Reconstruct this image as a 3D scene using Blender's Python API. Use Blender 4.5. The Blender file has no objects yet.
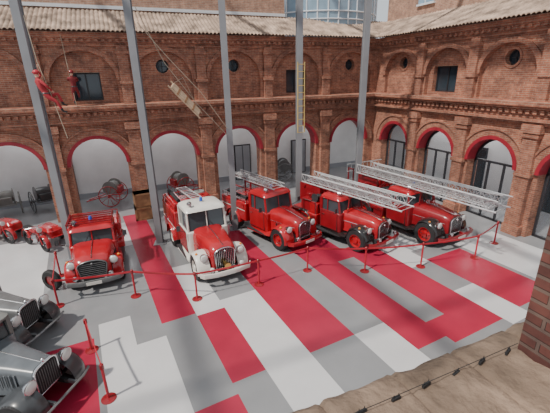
import bpy, bmesh, math, random
from mathutils import Vector, Matrix, noise
random.seed(4)
pi=math.pi; sin=math.sin; cos=math.cos
COL=bpy.context.scene.collection
# ------------------------------------------------------------------ camera
f=362.0; yaw=math.atan2(159,385); th=math.atan(131/362); rho=0.02; H=7.0
F=Vector((sin(yaw)*cos(th),cos(yaw)*cos(th),-sin(th)))
R=Vector((cos(yaw),-sin(yaw),0)); U=R.cross(F)
R2=R*cos(rho)-U*sin(rho); U2=U*cos(rho)+R*sin(rho)
cd=bpy.data.cameras.new('camera'); cam=bpy.data.objects.new('camera',cd); COL.objects.link(cam)
m=Matrix((R2,U2,-F)).transposed().to_4x4(); m.translation=Vector((0,0,H)); cam.matrix_world=m
cd.sensor_width=36; cd.lens=36*f/550; cd.clip_start=0.05; bpy.context.scene.camera=cam

# ------------------------------------------------------------------ materials
def mat(name,col,rough=.5,metal=0,var=.12,scale=4,bump=0,coat=0,bscale=None,alpha=None):
    mt=bpy.data.materials.new(name); mt.use_nodes=True; nt=mt.node_tree; N=nt.nodes; L=nt.links
    b=N['Principled BSDF']; b.inputs['Roughness'].default_value=rough; b.inputs['Metallic'].default_value=metal
    if alpha is not None: b.inputs['Alpha'].default_value=alpha
    if coat: b.inputs['Coat Weight'].default_value=coat; b.inputs['Coat Roughness'].default_value=.12
    tc=N.new('ShaderNodeTexCoord'); nz=N.new('ShaderNodeTexNoise'); nz.inputs['Scale'].default_value=scale; nz.inputs['Detail'].default_value=4
    L.new(tc.outputs['Object'],nz.inputs['Vector'])
    r=N.new('ShaderNodeValToRGB'); r.color_ramp.elements[0].position=.3; r.color_ramp.elements[1].position=.7
    r.color_ramp.elements[0].color=(*[c*(1-var) for c in col],1); r.color_ramp.elements[1].color=(*[min(1,c*(1+var)) for c in col],1)
    L.new(nz.outputs['Fac'],r.inputs['Fac']); L.new(r.outputs['Color'],b.inputs['Base Color'])
    if bump:
        n2=N.new('ShaderNodeTexNoise'); n2.inputs['Scale'].default_value=bscale or scale*6; n2.inputs['Detail'].default_value=6; L.new(tc.outputs['Object'],n2.inputs['Vector'])
        bp=N.new('ShaderNodeBump'); bp.inputs['Strength'].default_value=bump; bp.inputs['Distance'].default_value=.03
        L.new(n2.outputs['Fac'],bp.inputs['Height']); L.new(bp.outputs['Normal'],b.inputs['Normal'])
    return mt
def brickmat(name,c1,c2,mortar,patch=.35,bw=.3,rh=.085,bstr=.4):
    mt=bpy.data.materials.new(name); mt.use_nodes=True; nt=mt.node_tree; N=nt.nodes; L=nt.links
    b=N['Principled BSDF']; b.inputs['Roughness'].default_value=.9
    tc=N.new('ShaderNodeTexCoord'); sp=N.new('ShaderNodeSeparateXYZ'); L.new(tc.outputs['Object'],sp.inputs[0])
    ad=N.new('ShaderNodeMath'); ad.operation='ADD'; L.new(sp.outputs['X'],ad.inputs[0]); L.new(sp.outputs['Y'],ad.inputs[1])
    cb=N.new('ShaderNodeCombineXYZ'); L.new(ad.outputs[0],cb.inputs['X']); L.new(sp.outputs['Z'],cb.inputs['Y'])
    br=N.new('ShaderNodeTexBrick'); br.inputs['Scale'].default_value=1; br.inputs['Brick Width'].default_value=bw; br.inputs['Row Height'].default_value=rh
    br.inputs['Mortar Size'].default_value=.012; br.inputs['Mortar Smooth'].default_value=.3
    br.inputs['Color1'].default_value=(*c1,1); br.inputs['Color2'].default_value=(*c2,1); br.inputs['Mortar'].default_value=(*mortar,1)
    L.new(cb.outputs[0],br.inputs['Vector'])
    def mul(a,scale,lo,hi,p0,p1,det=8):
        nz=N.new('ShaderNodeTexNoise'); nz.inputs['Scale'].default_value=scale; nz.inputs['Detail'].default_value=det; nz.inputs['Roughness'].default_value=.7
        L.new(tc.outputs['Object'],nz.inputs['Vector'])
        rr=N.new('ShaderNodeValToRGB'); rr.color_ramp.elements[0].position=p0; rr.color_ramp.elements[1].position=p1
        rr.color_ramp.elements[0].color=(*lo,1); rr.color_ramp.elements[1].color=(*hi,1)
        L.new(nz.outputs['Fac'],rr.inputs['Fac'])
        mx=N.new('ShaderNodeMix'); mx.data_type='RGBA'; mx.blend_type='MULTIPLY'; mx.inputs['Factor'].default_value=1
        L.new(a,mx.inputs['A']); L.new(rr.outputs['Color'],mx.inputs['B']); return mx.outputs['Result']
    o=mul(br.outputs['Color'],.7,(1-patch,1-patch,1-patch*.9),(1.25,1.2,1.2),.3,.7)
    o=mul(o,3.5,(.68,.68,.72),(1.25,1.25,1.22),.35,.65)
    L.new(o,b.inputs['Base Color'])
    bp=N.new('ShaderNodeBump'); bp.inputs['Strength'].default_value=bstr; bp.inputs['Distance'].default_value=.02
    L.new(br.outputs['Fac'],bp.inputs['Height']); bp.invert=True; L.new(bp.outputs['Normal'],b.inputs['Normal'])
    return mt
def glassmat(name,col,rough=.08,alpha=None):
    mt=mat(name,col,rough=rough,var=.15,scale=1.5,alpha=alpha); mt.node_tree.nodes['Principled BSDF'].inputs['Specular IOR Level'].default_value=.8; return mt

M={}
M['brick']=brickmat('brick',(.46,.185,.11),(.30,.112,.07),(.40,.28,.20),.45)
M['brick_dark']=brickmat('brick_trim',(.43,.17,.103),(.29,.11,.068),(.36,.25,.18),.42)
M['brick_shade']=brickmat('brick_jamb_shaded',(.17,.06,.045),(.10,.036,.028),(.14,.095,.075),.6,.26,.07,1.0)  # darker copy of the brick: the jamb's shade is put into its colours
M['brick_upper']=brickmat('brick_upper',(.44,.25,.17),(.36,.20,.135),(.42,.33,.26),.25)
M['redtrim']=mat('red_painted_metal',(.45,.025,.04),.4)
M['archred']=mat('dark_red_arch',(.32,.02,.035),.45)
M['white']=mat('white_plaster',(.72,.73,.74),.8,var=.07,scale=1)
M['greywall']=mat('grey_plaster',(.30,.32,.35),.8,var=.08,scale=1)
M['concrete']=mat('ledge_masonry',(.21,.15,.11),.95,var=.5,scale=3,bump=1.0,bscale=14)
M['tile']=mat('clay_tile',(.36,.265,.205),.9,var=.55,scale=1.6,bump=.3)
M['steel']=mat('grey_painted_steel',(.22,.225,.24),.7,metal=0,var=.1,scale=1)
M['frame']=mat('black_frame',(.03,.03,.035),.4)
M['whiteframe']=mat('white_frame',(.7,.73,.76),.5,var=.04)
M['glass']=glassmat('dark_glass',(.035,.05,.065))
M['clearglass']=glassmat('door_glass',(.05,.07,.09),.06,.12)
M['blueglass']=glassmat('blue_glass',(.25,.36,.46),.15)
M['fgrey']=mat('floor_grey',(.24,.245,.255),.17,var=.08,scale=.8)
M['fwhite']=mat('floor_white',(.56,.56,.57),.17,var=.06,scale=.8)
M['fred']=mat('floor_crimson',(.38,.022,.055),.25,var=.12,scale=.8)
M['red']=mat('truck_red',(.41,.013,.02),.22,var=.2,scale=1.5,coat=.6)
M['dred']=mat('truck_dark_red',(.25,.010,.016),.3,var=.2,scale=2,coat=.4)
M['cream']=mat('cream_paint',(.70,.68,.63),.35,var=.05,coat=.3)
M['black']=mat('rubber',(.02,.02,.022),.75,var=.3,scale=8)
M['gblack']=mat('gloss_black_paint',(.018,.017,.018),.2,coat=.6)
M['chrome']=mat('chrome',(.62,.63,.65),.25,metal=1,var=.05)
M['alu']=mat('aluminium_ladder',(.58,.59,.60),.4,metal=.4,var=.15)
M['cglass']=glassmat('vehicle_glass',(.05,.065,.075),.06)
M['lens']=glassmat('headlamp_lens',(.7,.72,.7),.1)
M['amber']=mat('amber_lens',(.8,.25,.03),.3)
M['bluel']=mat('blue_beacon',(.03,.1,.5),.2)
M['wood']=mat('light_wood',(.48,.35,.24),.7,var=.25,scale=6)
M['crate']=mat('brown_crate',(.30,.16,.08),.8,var=.2,scale=5)
M['dgrey']=mat('dark_grey_paint',(.045,.048,.052),.3,coat=.3)
M['mgrey']=mat('mid_grey_paint',(.15,.155,.16),.3,coat=.4)
M['olive']=mat('blue_grey_paint',(.125,.14,.155),.3,coat=.4)
M['sgrey']=mat('slate_fender_paint',(.055,.06,.066),.3,coat=.4)
M['canvas']=mat('grey_canvas',(.22,.22,.21),.8,bump=.2)
M['yellow']=mat('yellow_paint',(.50,.36,.13),.6)
M['brass']=mat('brass',(.65,.42,.14),.3,metal=1)
M['rope']=mat('rope_tan',(.40,.33,.25),.9)
M['skin']=mat('mannequin_skin',(.55,.33,.24),.6)
M['suit']=mat('red_suit',(.38,.03,.04),.8)
M['dsuit']=mat('dark_red_suit',(.20,.02,.025),.8)

# ------------------------------------------------------------------ mesh builder
class B:
    def __init__(s): s.bm=bmesh.new()
    def _fin(s,faces,m):
        for q in faces: q.material_index=m
    def box(s,c,d,m=0,rz=0,rx=0,ry=0,taper=None):
        mx=Matrix.Translation(c)@Matrix.Rotation(rz,4,'Z')@Matrix.Rotation(ry,4,'Y')@Matrix.Rotation(rx,4,'X')
        v=[]
        for z in(-.5,.5):
            k=1 if (taper is None or z<0) else taper
            for x,y in((-.5,-.5),(.5,-.5),(.5,.5),(-.5,.5)): v.append(s.bm.verts.new(mx@Vector((x*d[0]*k,y*d[1]*k,z*d[2]))))
        fs=[(3,2,1,0),(4,5,6,7),(0,1,5,4),(1,2,6,5),(2,3,7,6),(3,0,4,7)]
        s._fin([s.bm.faces.new([v[i] for i in q]) for q in fs],m)
    def span(s,a,b,m=0): s.box([(a[i]+b[i])/2 for i in range(3)],[abs(b[i]-a[i]) for i in range(3)],m)
    def loft(s,rings,m=0,cap=True,closed=True):
        V=[[s.bm.verts.new(p) for p in r] for r in rings]; fs=[]
        n=len(V[0])
        for a,b in zip(V,V[1:]):
            for i in range(n if closed else n-1):
                j=(i+1)%n; fs.append(s.bm.faces.new((a[i],a[j],b[j],b[i])))
        if cap and closed: fs.append(s.bm.faces.new(V[0][::-1])); fs.append(s.bm.faces.new(V[-1]))
        s._fin(fs,m)
    def cyl(s,p0,p1,r0,r1=None,n=12,m=0):
        if r1 is None:r1=r0
        p0=Vector(p0);p1=Vector(p1);d=(p1-p0).normalized(); u=d.orthogonal().normalized(); w=d.cross(u)
        s.loft([[p+(u*cos(2*pi*i/n)+w*sin(2*pi*i/n))*r for i in range(n)] for p,r in((p0,r0),(p1,r1))],m)
    def tube(s,pts,r,n=8,m=0,closed=False):
        pts=[Vector(p) for p in pts]; rings=[]; k=len(pts); up=None
        for i,p in enumerate(pts):
            a=pts[i-1] if (i>0 or closed) else p; b=pts[(i+1)%k] if (i<k-1 or closed) else p
            d=(b-a).normalized()
            if up is None: up=d.orthogonal().normalized()
            u=(up-d*up.dot(d)).normalized(); up=u; w=d.cross(u)
            rings.append([p+(u*cos(2*pi*j/n)+w*sin(2*pi*j/n))*r for j in range(n)])
        if closed: rings.append(rings[0])
        s.loft(rings,m,cap=not closed)
    def prism(s,pts,ax,a,b,m=0):
        def P(p,t):
            return (t,p[0],p[1]) if ax=='x' else ((p[0],t,p[1]) if ax=='y' else (p[0],p[1],t))
        s.loft([[P(p,a) for p in pts],[P(p,b) for p in pts]],m)
    def lathe(s,prof,c,ax='x',n=20,m=0,loop=False):
        c=Vector(c); rings=[]
        if loop: prof=list(prof)+[prof[0]]
        for r,h in prof:
            ring=[]
            for i in range(n):
                a=2*pi*i/n; q=(h,r*cos(a),r*sin(a)) if ax=='x' else ((r*cos(a),h,r*sin(a)) if ax=='y' else (r*cos(a),r*sin(a),h))
                ring.append(c+Vector(q))
            rings.append(ring)
        s.loft(rings,m,cap=not loop)
    def ball(s,c,r,m=0,n=12,sc=(1,1,1)):
        c=Vector(c); k=7; rings=[]
        for i in range(k+1):
            a=-pi/2+pi*(i+.02 if i==0 else (i-.02 if i==k else i))/k
            rings.append([c+Vector((r*cos(a)*cos(2*pi*j/n)*sc[0],r*cos(a)*sin(2*pi*j/n)*sc[1],r*sin(a)*sc[2])) for j in range(n)])
        s.loft(rings,m)
    def obj(s,name,mats,parent=None,loc=None,rz=0,label=None,cat=None,kind=None,group=None,sharp=.6,bevel=0,solid=0,matrix=None):
        bmesh.ops.remove_doubles(s.bm,verts=s.bm.verts,dist=1e-5)
        if solid:
            bmesh.ops.recalc_face_normals(s.bm,faces=s.bm.faces); bmesh.ops.solidify(s.bm,geom=s.bm.faces[:],thickness=solid)
        bmesh.ops.recalc_face_normals(s.bm,faces=s.bm.faces)
        for e in s.bm.edges:
            try: e.smooth=e.calc_face_angle()<sharp
            except Exception: e.smooth=False
        for q in s.bm.faces: q.smooth=True
        me=bpy.data.meshes.new(name); s.bm.to_mesh(me); s.bm.free()
        for k in mats: me.materials.append(M[k])
        o=bpy.data.objects.new(name,me); COL.objects.link(o)
        if bevel:
            md=o.modifiers.new('bevel','BEVEL'); md.width=bevel; md.segments=2; md.limit_method='ANGLE'
        if matrix is not None: o.matrix_world=matrix
        if loc is not None: o.location=loc
        if rz: o.rotation_euler[2]=rz
        if parent: o.parent=parent
        if label:o['label']=label
        if cat:o['category']=cat
        if kind:o['kind']=kind
        if group:o['group']=group
        return o
def empty(name,loc,rz,label,cat,group=None):
    o=bpy.data.objects.new(name,None); COL.objects.link(o); o.location=loc; o.rotation_euler[2]=rz; o.empty_display_size=.3
    o['label']=label; o['category']=cat
    if group:o['group']=group
    return o
def clone(o,loc=None,rz=None,parent=None):
    c=o.copy(); COL.objects.link(c)
    if loc is not None:c.location=loc
    if rz is not None:c.rotation_euler[2]=rz
    if parent:c.parent=parent
    return c
def clone_tree(o,loc,rz=None):
    c=clone(o,loc,rz)
    for ch in list(o.children):
        k=clone(ch,parent=c)
        for g in list(ch.children): clone(g,parent=k)
    return c

# ------------------------------------------------------------------ setting
YB=20.5; XR=15.85
ctrB=[13.83,10.05,6.25,2.42,-1.3,-5.1,-8.9]
ctrR=[-18.35,-14.95,-11.6,-8.1,-4.7]
Z1=5.8; ZE=9.0; SP=2.85
def facade(name,mx,ctr,halfs,x0,x1,wins,R1,wsh,whw):
    global TN,WN
    b=B(); ctr=sorted(ctr)
    pts=[(x0,0)]
    for c in ctr:
        pts+= [(c-R1,0)]+[(c-R1*cos(pi*i/16),SP+R1*sin(pi*i/16)) for i in range(17)]+[(c+R1,0)]
    pts+=[(x1,0),(x1,Z1),(x0,Z1)]
    b.prism(pts,'y',0,.75)
    r=R1+.12; pts=[(x0,Z1)]
    for c in ctr:
        pts+=[(c-r,Z1)]+[(c-r*cos(pi*i/16),6.9+r*.93*sin(pi*i/16)) for i in range(17)]+[(c+r,Z1)]
    pts+=[(x1,Z1),(x1,ZE),(x0,ZE)]
    b.prism(pts,'y',0,.24)
    for c in ctr:
        k=wins.get(c)
        X0,X1=c-r-.05,c+r+.05; za,zb=Z1-.02,ZE-.2; y=.23
        def q(a,c2,d,e):
            b._fin([b.bm.faces.new([b.bm.verts.new(p) for p in((a,y,d),(c2,y,d),(c2,y,e),(a,y,e))])],0)
        if k=='w':
            cx=c+wsh; wx0,wx1,wz0,wz1=cx-whw,cx+whw,6.0,7.3
            q(X0,wx0,za,zb);q(wx1,X1,za,zb);q(wx0,wx1,za,wz0);q(wx0,wx1,wz1,zb)
            b.loft([[(wx0,yy,wz0),(wx1,yy,wz0),(wx1,yy,wz1),(wx0,yy,wz1)] for yy in(y,.7)],cap=False)
        elif k=='o':
            s=.55; cz=7.55; q(X0,c-s,za,zb);q(c+s,X1,za,zb);q(c-s,c+s,za,cz-s);q(c-s,c+s,cz+s,zb)
            sq=[];ci=[]
            for i in range(24):
                a=pi/4+2*pi*i/24; kx=1/max(abs(cos(a)),abs(sin(a))); sq.append((c+s*kx*cos(a),y,cz+s*kx*sin(a))); ci.append((c+.33*cos(a),y,cz+.33*sin(a)))
            ci2=[(p[0],.7,p[2]) for p in ci]
            b.loft([sq,ci,ci2],cap=False)
        else: q(X0,X1,za,zb)
    b.obj(name,['brick'],matrix=mx,kind='structure')
    for c in ctr:
        k=wins.get(c)
        if k=='w':
            cx=c+wsh; h=whw; b=B(); b.span((cx-h,.55,6.0),(cx+h,.57,7.3),1)
            for p,q2 in(((cx-h,.49,6.0),(cx-h+.07,.55,7.3)),((cx+h-.07,.49,6.0),(cx+h,.55,7.3)),((cx-h+.07,.49,6.0),(cx+h-.07,.55,6.07)),((cx-h+.07,.49,7.23),(cx+h-.07,.55,7.3)),((cx-.03,.5,6.07),(cx+.03,.55,7.23))): b.span(p,q2,0)
            b.obj('window_%d'%WN,['frame','glass'],matrix=mx,kind='structure'); WN+=1
        elif k=='o':
            b=B(); b.cyl((c,.5,7.55),(c,.52,7.55),.33,n=24,m=1); b.tube([(c+.30*cos(2*pi*i/24),.47,7.55+.30*sin(2*pi*i/24)) for i in range(24)],.035,6,0,closed=True)
            b.span((c-.02,.46,7.25),(c+.02,.49,7.85),0); b.span((c-.3,.46,7.53),(c+.3,.49,7.57),0)
            b.obj('window_%d'%WN,['frame','glass'],matrix=mx,kind='structure'); WN+=1
    for c in ctr:
        b=B()
        def ring(r0,r1,ya,yb,mm,ks=SP,sq=1):
            rings=[]
            for i in range(21):
                a=pi*i/20
                rings.append([(c-rr*cos(a),yy,ks+rr*sin(a)*sq) for rr,yy in((r0,ya),(r1,ya),(r1,yb),(r0,yb))])
            b.loft(rings,mm)
        ring(R1+.13,R1+.42,-.08,.02,0)
        ring(R1+.42,R1+.5,-.14,.02,0)
        ring(r-.02,r+.2,-.08,.02,0,6.9,.95)
        b.obj('trim_%d'%TN,['brick_dark'],matrix=mx,kind='structure'); TN+=1
        b=B(); ring(R1-.04,R1+.13,-.11,.6,0); b.obj('trim_%d'%TN,['archred'],matrix=mx,kind='structure'); TN+=1
        if wins.get(c)=='o':
            b=B(); rings=[]
            for i in range(25):
                a=2*pi*i/24; rings.append([(c+rr*cos(a),yy,7.55+rr*sin(a)) for rr,yy in((.33,.19),(.43,.19),(.43,.24),(.33,.24))])
            b.loft(rings,0,cap=False); b.obj('trim_%d'%TN,['brick_dark'],matrix=mx,kind='structure'); TN+=1
    mids=[(a+c)/2 for a,c in zip(ctr,ctr[1:])]
    for x in mids+halfs:
        b=B()
        b.span((x-.3,-.24,0),(x+.3,.02,4.7)); b.span((x-.38,-.32,0),(x+.38,.02,.45)); b.span((x-.36,-.3,2.7),(x+.36,.02,2.85)); b.span((x-.36,-.3,4.35),(x+.36,.02,4.5)); b.span((x-.4,-.34,4.55),(x+.4,.02,4.9))
        b.span((x-.24,-.2,5.8),(x+.24,.02,8.5)); b.span((x-.3,-.26,6.75),(x+.3,.02,6.9)); b.span((x-.3,-.26,8.1),(x+.3,.02,8.25))
        b.obj('trim_%d'%TN,['brick_dark'],matrix=mx,kind='structure'); TN+=1
    b=B()
    prof=[(.02,4.85),(-.14,4.85),(-.14,5.0),(-.28,5.0),(-.28,5.08),(-.14,5.08),(-.14,5.45),(-.28,5.5),(-.28,5.58),(-.44,5.62),(-.44,5.78),(.02,5.84)]
    b.prism(prof,'x',x0,x1)
    n=int((x1-x0)/.3)
    for i in range(n): b.span((x0+.05+i*.3,-.26,5.3),(x0+.2+i*.3,-.1,5.46))
    b.obj('trim_%d'%TN,['brick_dark'],matrix=mx,kind='structure'); TN+=1
    b=B(); prof=[(.02,8.45),(-.1,8.45),(-.1,8.6),(-.18,8.6),(-.18,8.72),(-.32,8.8),(-.32,8.9),(-.42,8.95),(-.42,9.03),(.02,9.03)]
    b.prism(prof,'x',x0,x1)
    for i in range(n): b.span((x0+.05+i*.3,-.28,8.62),(x0+.19+i*.3,-.16,8.76))
    b.obj('trim_%d'%TN,['brick_dark'],matrix=mx,kind='structure'); TN+=1
TN=1;WN=1
mB=Matrix.Translation((0,YB,0))
mR=Matrix(((0,1,0,XR),(-1,0,0,0),(0,0,1,0),(0,0,0,1)))
wb=dict(zip(ctrB,'owoowoo')); wr=dict(zip(ctrR,'owowo'))
facade('wall_back',mB,ctrB,[-10.9],-12,XR+.3,wb,1.35,.05,.66)
facade('wall_right',mR,ctrR,[-2.9],-YB-.3,-1.2,wr,1.22,-.25,.78)
a5=math.radians(5)
def st(s,t,z=0): return (s*cos(a5)-t*sin(a5),s*sin(a5)+t*cos(a5),z)
rects=[ # s0,s1,t0,t1,mat   0 grey 1 white 2 crimson
 (-14,26,-2,28,0),
 (-.6,1.1,3,9.1,1),(-14,-2.2,13,19,1),(-1.2,1.1,16,19,1),(-.6,.3,9.1,10.6,1),
 (-2.4,-.75,5.5,10.0,2),
 (1.1,2.15,9.7,20,2),
 (2.15,3.05,9.55,13,1),
 (2.15,3.05,6.55,9.55,2),
 (1.1,2.15,3,6.2,2),
 (3.05,4.35,5.0,10.0,1),
 (4.35,5.85,6.5,16,2),
 (5.85,6.95,4.2,6.5,1),
 (6.95,8.05,5.2,16,2),
 (8.05,8.85,4.9,5.9,2),(8.05,8.85,10.2,14,2),
 (8.85,10.2,4.9,11.0,2),
 (10.2,11.2,4.6,6.6,1),(10.2,11.2,8.4,10.5,1),
 (11.2,13.2,5.0,8.6,2),(10.2,11.2,10.5,13,2),
 (13.4,16,5.5,9.0,1),(11.2,12.6,9.4,12.5,1),
]
ss=sorted({r[0] for r in rects}|{r[1] for r in rects}); ts=sorted({r[2] for r in rects}|{r[3] for r in rects})
b=B()
for s0,s1 in zip(ss,ss[1:]):
    for t0,t1 in zip(ts,ts[1:]):
        k=0
        for r in rects:
            if r[0]<=s0+1e-6 and r[1]>=s1-1e-6 and r[2]<=t0+1e-6 and r[3]>=t1-1e-6: k=r[4]
        b._fin([b.bm.faces.new([b.bm.verts.new(st(*p)) for p in((s0,t0),(s1,t0),(s1,t1),(s0,t1))])],k)
b.obj('floor',['fgrey','fwhite','fred'],kind='structure')
# arcade interior
b=B(); b.span((-12,24.3,0),(20.2,24.5,5.2)); b.obj('wall_back_inner',['white'],kind='structure')
b=B(); b.span((19.9,-1,0),(20.1,24.3,5.2)); b.obj('wall_right_inner',['white'],kind='structure')
b=B(); b.span((-12,24.22,0),(19.9,24.3,.35)); b.obj('baseboard_back',['greywall'],kind='structure')
b=B(); b.span((-12,21.25,4.9),(19.9,24.3,5.1)); b.span((16.6,-1,4.9),(19.9,21.25,5.1)); b.obj('ceiling',['white'],kind='structure')
DN=1
for x in(-3.6,7.6,12.0):
    b=B(); b.span((x-.6,24.2,0),(x+.6,24.3,2.5),0); b.span((x-.52,24.16,.05),(x-.03,24.2,2.42),1); b.span((x+.03,24.16,.05),(x+.52,24.2,2.42),1); b.obj('door_%d'%DN,['frame','greywall'],kind='structure'); DN+=1
for y in(10.9,15.5,6.6):
    b=B(); b.span((19.8,y-.7,0),(19.9,y+.7,2.7),0); b.span((19.76,y-.62,.05),(19.8,y-.03,2.6),1); b.span((19.76,y+.03,.05),(19.8,y+.62,2.6),1); b.obj('door_%d'%DN,['frame','frame'],kind='structure'); DN+=1
for c in ctrR:
    b=B(); R1=1.22
    b.span((c-1.17,.50,0),(c+1.17,.52,2.9),1)
    rings=[[(c-rr*cos(pi*i/16),yy,SP+rr*sin(pi*i/16)) for rr,yy in((1.08,.46),(1.2,.46),(1.2,.56),(1.08,.56))] for i in range(17)]
    b.loft(rings,0)
    b.prism([(c-1.15*cos(pi*i/16),SP+1.15*sin(pi*i/16)) for i in range(17)],'y',.50,.52,1)
    for x in(-1.16,-.4,.4,1.16): b.span((c+x-.04,.46,0),(c+x+.04,.56,SP),0)
    for z in(.05,SP): b.span((c-1.16,.46,z-.05),(c+1.16,.56,z+.05),0)
    b.obj('door_%d'%DN,['frame','clearglass'],matrix=mR,kind='structure'); DN+=1
# roofs
def roof(name,mx,x0,x1,run=2.7):
    b=B(); per=.2; n=int((x1-x0)/per); rings=[]
    rows=int(run/.3)
    for j in range(rows+1):
        for kk in (0,1):
            if j==rows and kk: continue
            y=-.62+run*j/rows; z=9.05+.46*(y+.62)-(0.03 if kk else 0)
            rings.append([(x0+per*(i/4),y+ (0.01 if kk else 0)+.02*noise.noise(Vector((i*.3,j*1.7,0))),z+.07*abs(sin(pi*i/4+.001))**.8+.02*noise.noise(Vector((i*.25,j*.9,4)))) for i in range(n*4+1)])
    b.loft(rings,0,cap=False,closed=False)
    b.obj(name,['tile'],matrix=mx,kind='structure',sharp=.9)
roof('roof',mB,-12,18.3); roof('roof',mR,-22.8,-1.2)
UY=YB+2.05; UX=XR+2.05
b=B(); b.span((-12,UY,5.9),(10.2,UY+.3,15.5)); b.obj('wall_upper_back',['brick_upper'],kind='structure')
b=B(); b.span((-12,UY-.1,10.35),(10.2,UY+.02,10.5)); b.obj('trim_%d'%TN,['whiteframe'],kind='structure'); TN+=1
b=B(); b.span((UX,-1,5.9),(UX+.3,22.5,15.5)); b.obj('wall_upper_right',['brick_upper'],kind='structure')
b=B()
for i in range(4):
    y=7+i*3.8; b.span((UX-.08,y,10.9),(UX-.01,y+1.2,12.6),1); b.span((UX-.14,y-.1,10.8),(UX,y+1.3,10.9),0); b.span((UX-.14,y+.57,10.9),(UX-.02,y+.63,12.6),0)
b.obj('window_%d'%WN,['whiteframe','blueglass'],kind='structure'); WN+=1
b=B(); cx,cy,rr=14.3,UY+3.6,4.3
arcp=[(cx-rr*cos(pi*i/20),cy-rr*sin(pi*i/20)) for i in range(21)]
b.loft([[(p[0],p[1],z) for p in arcp] for z in(9,14)],1,cap=False,closed=False)
for p in arcp: b.cyl((p[0],p[1],9),(p[0],p[1],14),.045,n=6)
for z in(10.3,10.75,11.8,12.8): b.tube([(p[0],p[1]-.03,z) for p in arcp],.04,6)
b.obj('window_%d'%WN,['whiteframe','blueglass'],kind='structure'); WN+=1
# ledge : rough masonry grid
b=B(); nx,ny=170,34; X0,X1,Y0,Y1=-1.2,2.9,-.1,1.14; rings=[]
for j in range(ny+1):
    row=[]
    for i in range(nx+1):
        x=X0+(X1-X0)*i/nx; y=Y0+(Y1-Y0)*j/ny
        k=noise.noise(Vector((x*4,y*4,3)))*.02+noise.noise(Vector((x*13,y*13,7)))*.012
        e=max(0,(y-1.04)/.1); z=5.55+k-.03*e*e-.02*e*max(0,noise.noise(Vector((x*7,0,1))))
        if j==ny: y+=.025*noise.noise(Vector((x*6,2,2)))
        gx=abs(((x+.15)%.42)-.21)
        if y>.62 and gx>.200: z-=.02
        if abs(y-.62)<.02: z-=.02
        row.append((x,y,z))
    rings.append(row)
low=[(p[0],p[1]-.005,5.3) for p in rings[-1]]; rings.append(low)
b.loft(rings,0,cap=False,closed=False); b.span((-4,-.6,5.25),(-1.2,1.12,5.55)); b.span((-4,.3,4.9),(8,1.0,5.3))
b.obj('trim_%d'%TN,['concrete'],kind='structure',sharp=1.2); TN+=1
b=B(); b.span((-4,.3,0),(8,.8,4.9)); b.obj('wall_front',['brick'],kind='structure')
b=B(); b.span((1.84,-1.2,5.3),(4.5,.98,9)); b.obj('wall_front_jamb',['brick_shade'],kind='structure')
b=B(); b.tube([(.1,.985,5.585),(.9,.98,5.58),(1.84,.985,5.585)],.0018,5,0)
cbl=b.obj('cable',['black'],label='thin dark wire along the rough masonry ledge',cat='wire')
for i in range(7):
    b=B(); b.span((-.025,-.006,-.012),(.025,.006,.006))
    for q in range(2): x=-.015+q*.03; b.cyl((x,0,.004),(x,0,.024),.002,n=5)
    b.obj('clip',['black'],parent=cbl,loc=(.62+i*.19,.98+.006*(i%2),5.565),rz=.05*i)
# ------------------------------------------------------------------ steel columns and roof frame
PX=[(-2.6,15.7),(.86,15.7),(4.4,15.8),(7.85,15.8),(11.4,15.8)]
for i,(x,y) in enumerate(PX):
    b=B(); w=.27
    b.span((-w/2,-.15,.03),(w/2,-.13,14)); b.span((-w/2,.13,.03),(w/2,.15,14)); b.span((-.09,-.13,.03),(.09,.13,14))
    b.span((-.26,-.26,0),(.26,.26,.03))
    b.obj('steel_column',['steel'],loc=(x,y,0),rz=-.25,label='tall grey painted steel H-section column standing in courtyard',cat='column',group='steel columns of the courtyard')
b=B()
for x in(-9,-2.6,4.4,11.4): b.span((x-.12,-2,14.0),(x+.12,23,14.3))
b.span((-14,15.6,14.3),(20,15.85,14.6)); b.span((-14,4,14.3),(20,4.2,14.5))
b.obj('ceiling_beams',['steel'],kind='structure')

# ------------------------------------------------------------------ vehicles
def rrect(hx,y0,y1,z,r,n=4):
    out=[]
    for cx,cy,a0 in((hx-r,y1-r,0),(-hx+r,y1-r,pi/2),(-hx+r,y0+r,pi),(hx-r,y0+r,3*pi/2)):
        for i in range(n+1):
            a=a0+pi/2*i/n; out.append((cx+r*cos(a),cy+r*sin(a),z))
    return out
def wheel_parts(par,x,y,r,w,rim='red',side=1):
    b=B(); b.lathe([(r*.6,-w/2),(r*.93,-w/2),(r,-w*.32),(r,w*.32),(r*.93,w/2),(r*.6,w/2)],(0,0,0),'x',24,loop=True)
    wh=b.obj('wheel',['black'],parent=par,loc=(x,y,r))
    b=B(); s=side; b.lathe([(r*.62,-w*.3*s),(r*.62,w*.44*s),(r*.54,w*.46*s),(r*.5,w*.12*s),(r*.24,w*.2*s),(r*.2,w*.5*s),(.01,w*.54*s)],(0,0,0),'x',20)
    for i in range(6):
        a=2*pi*i/6; b.cyl((s*w*.15,r*.38*cos(a),r*.38*sin(a)),(s*w*.24,r*.38*cos(a),r*.38*sin(a)),r*.05,n=6,m=1)
    b.obj('wheel_rim',[rim,'black'],parent=wh)
def fender(b,x0,x1,path,drop,m=0,n=6):
    rings=[]; k=len(path)
    for i,(y,z) in enumerate(path):
        a=path[max(0,i-1)]; c=path[min(k-1,i+1)]; d=Vector((c[0]-a[0],c[1]-a[1])).normalized(); nn=Vector((-d.y,d.x))
        ring=[]
        for j in range(n+1):
            q=j/n*pi/2; ring.append((x0+(x1-x0)*sin(q),y-nn.x*drop*(1-cos(q)),z-nn.y*drop*(1-cos(q))))
        rings.append(ring)
    b.loft(rings,m,cap=False,closed=False)
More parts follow.
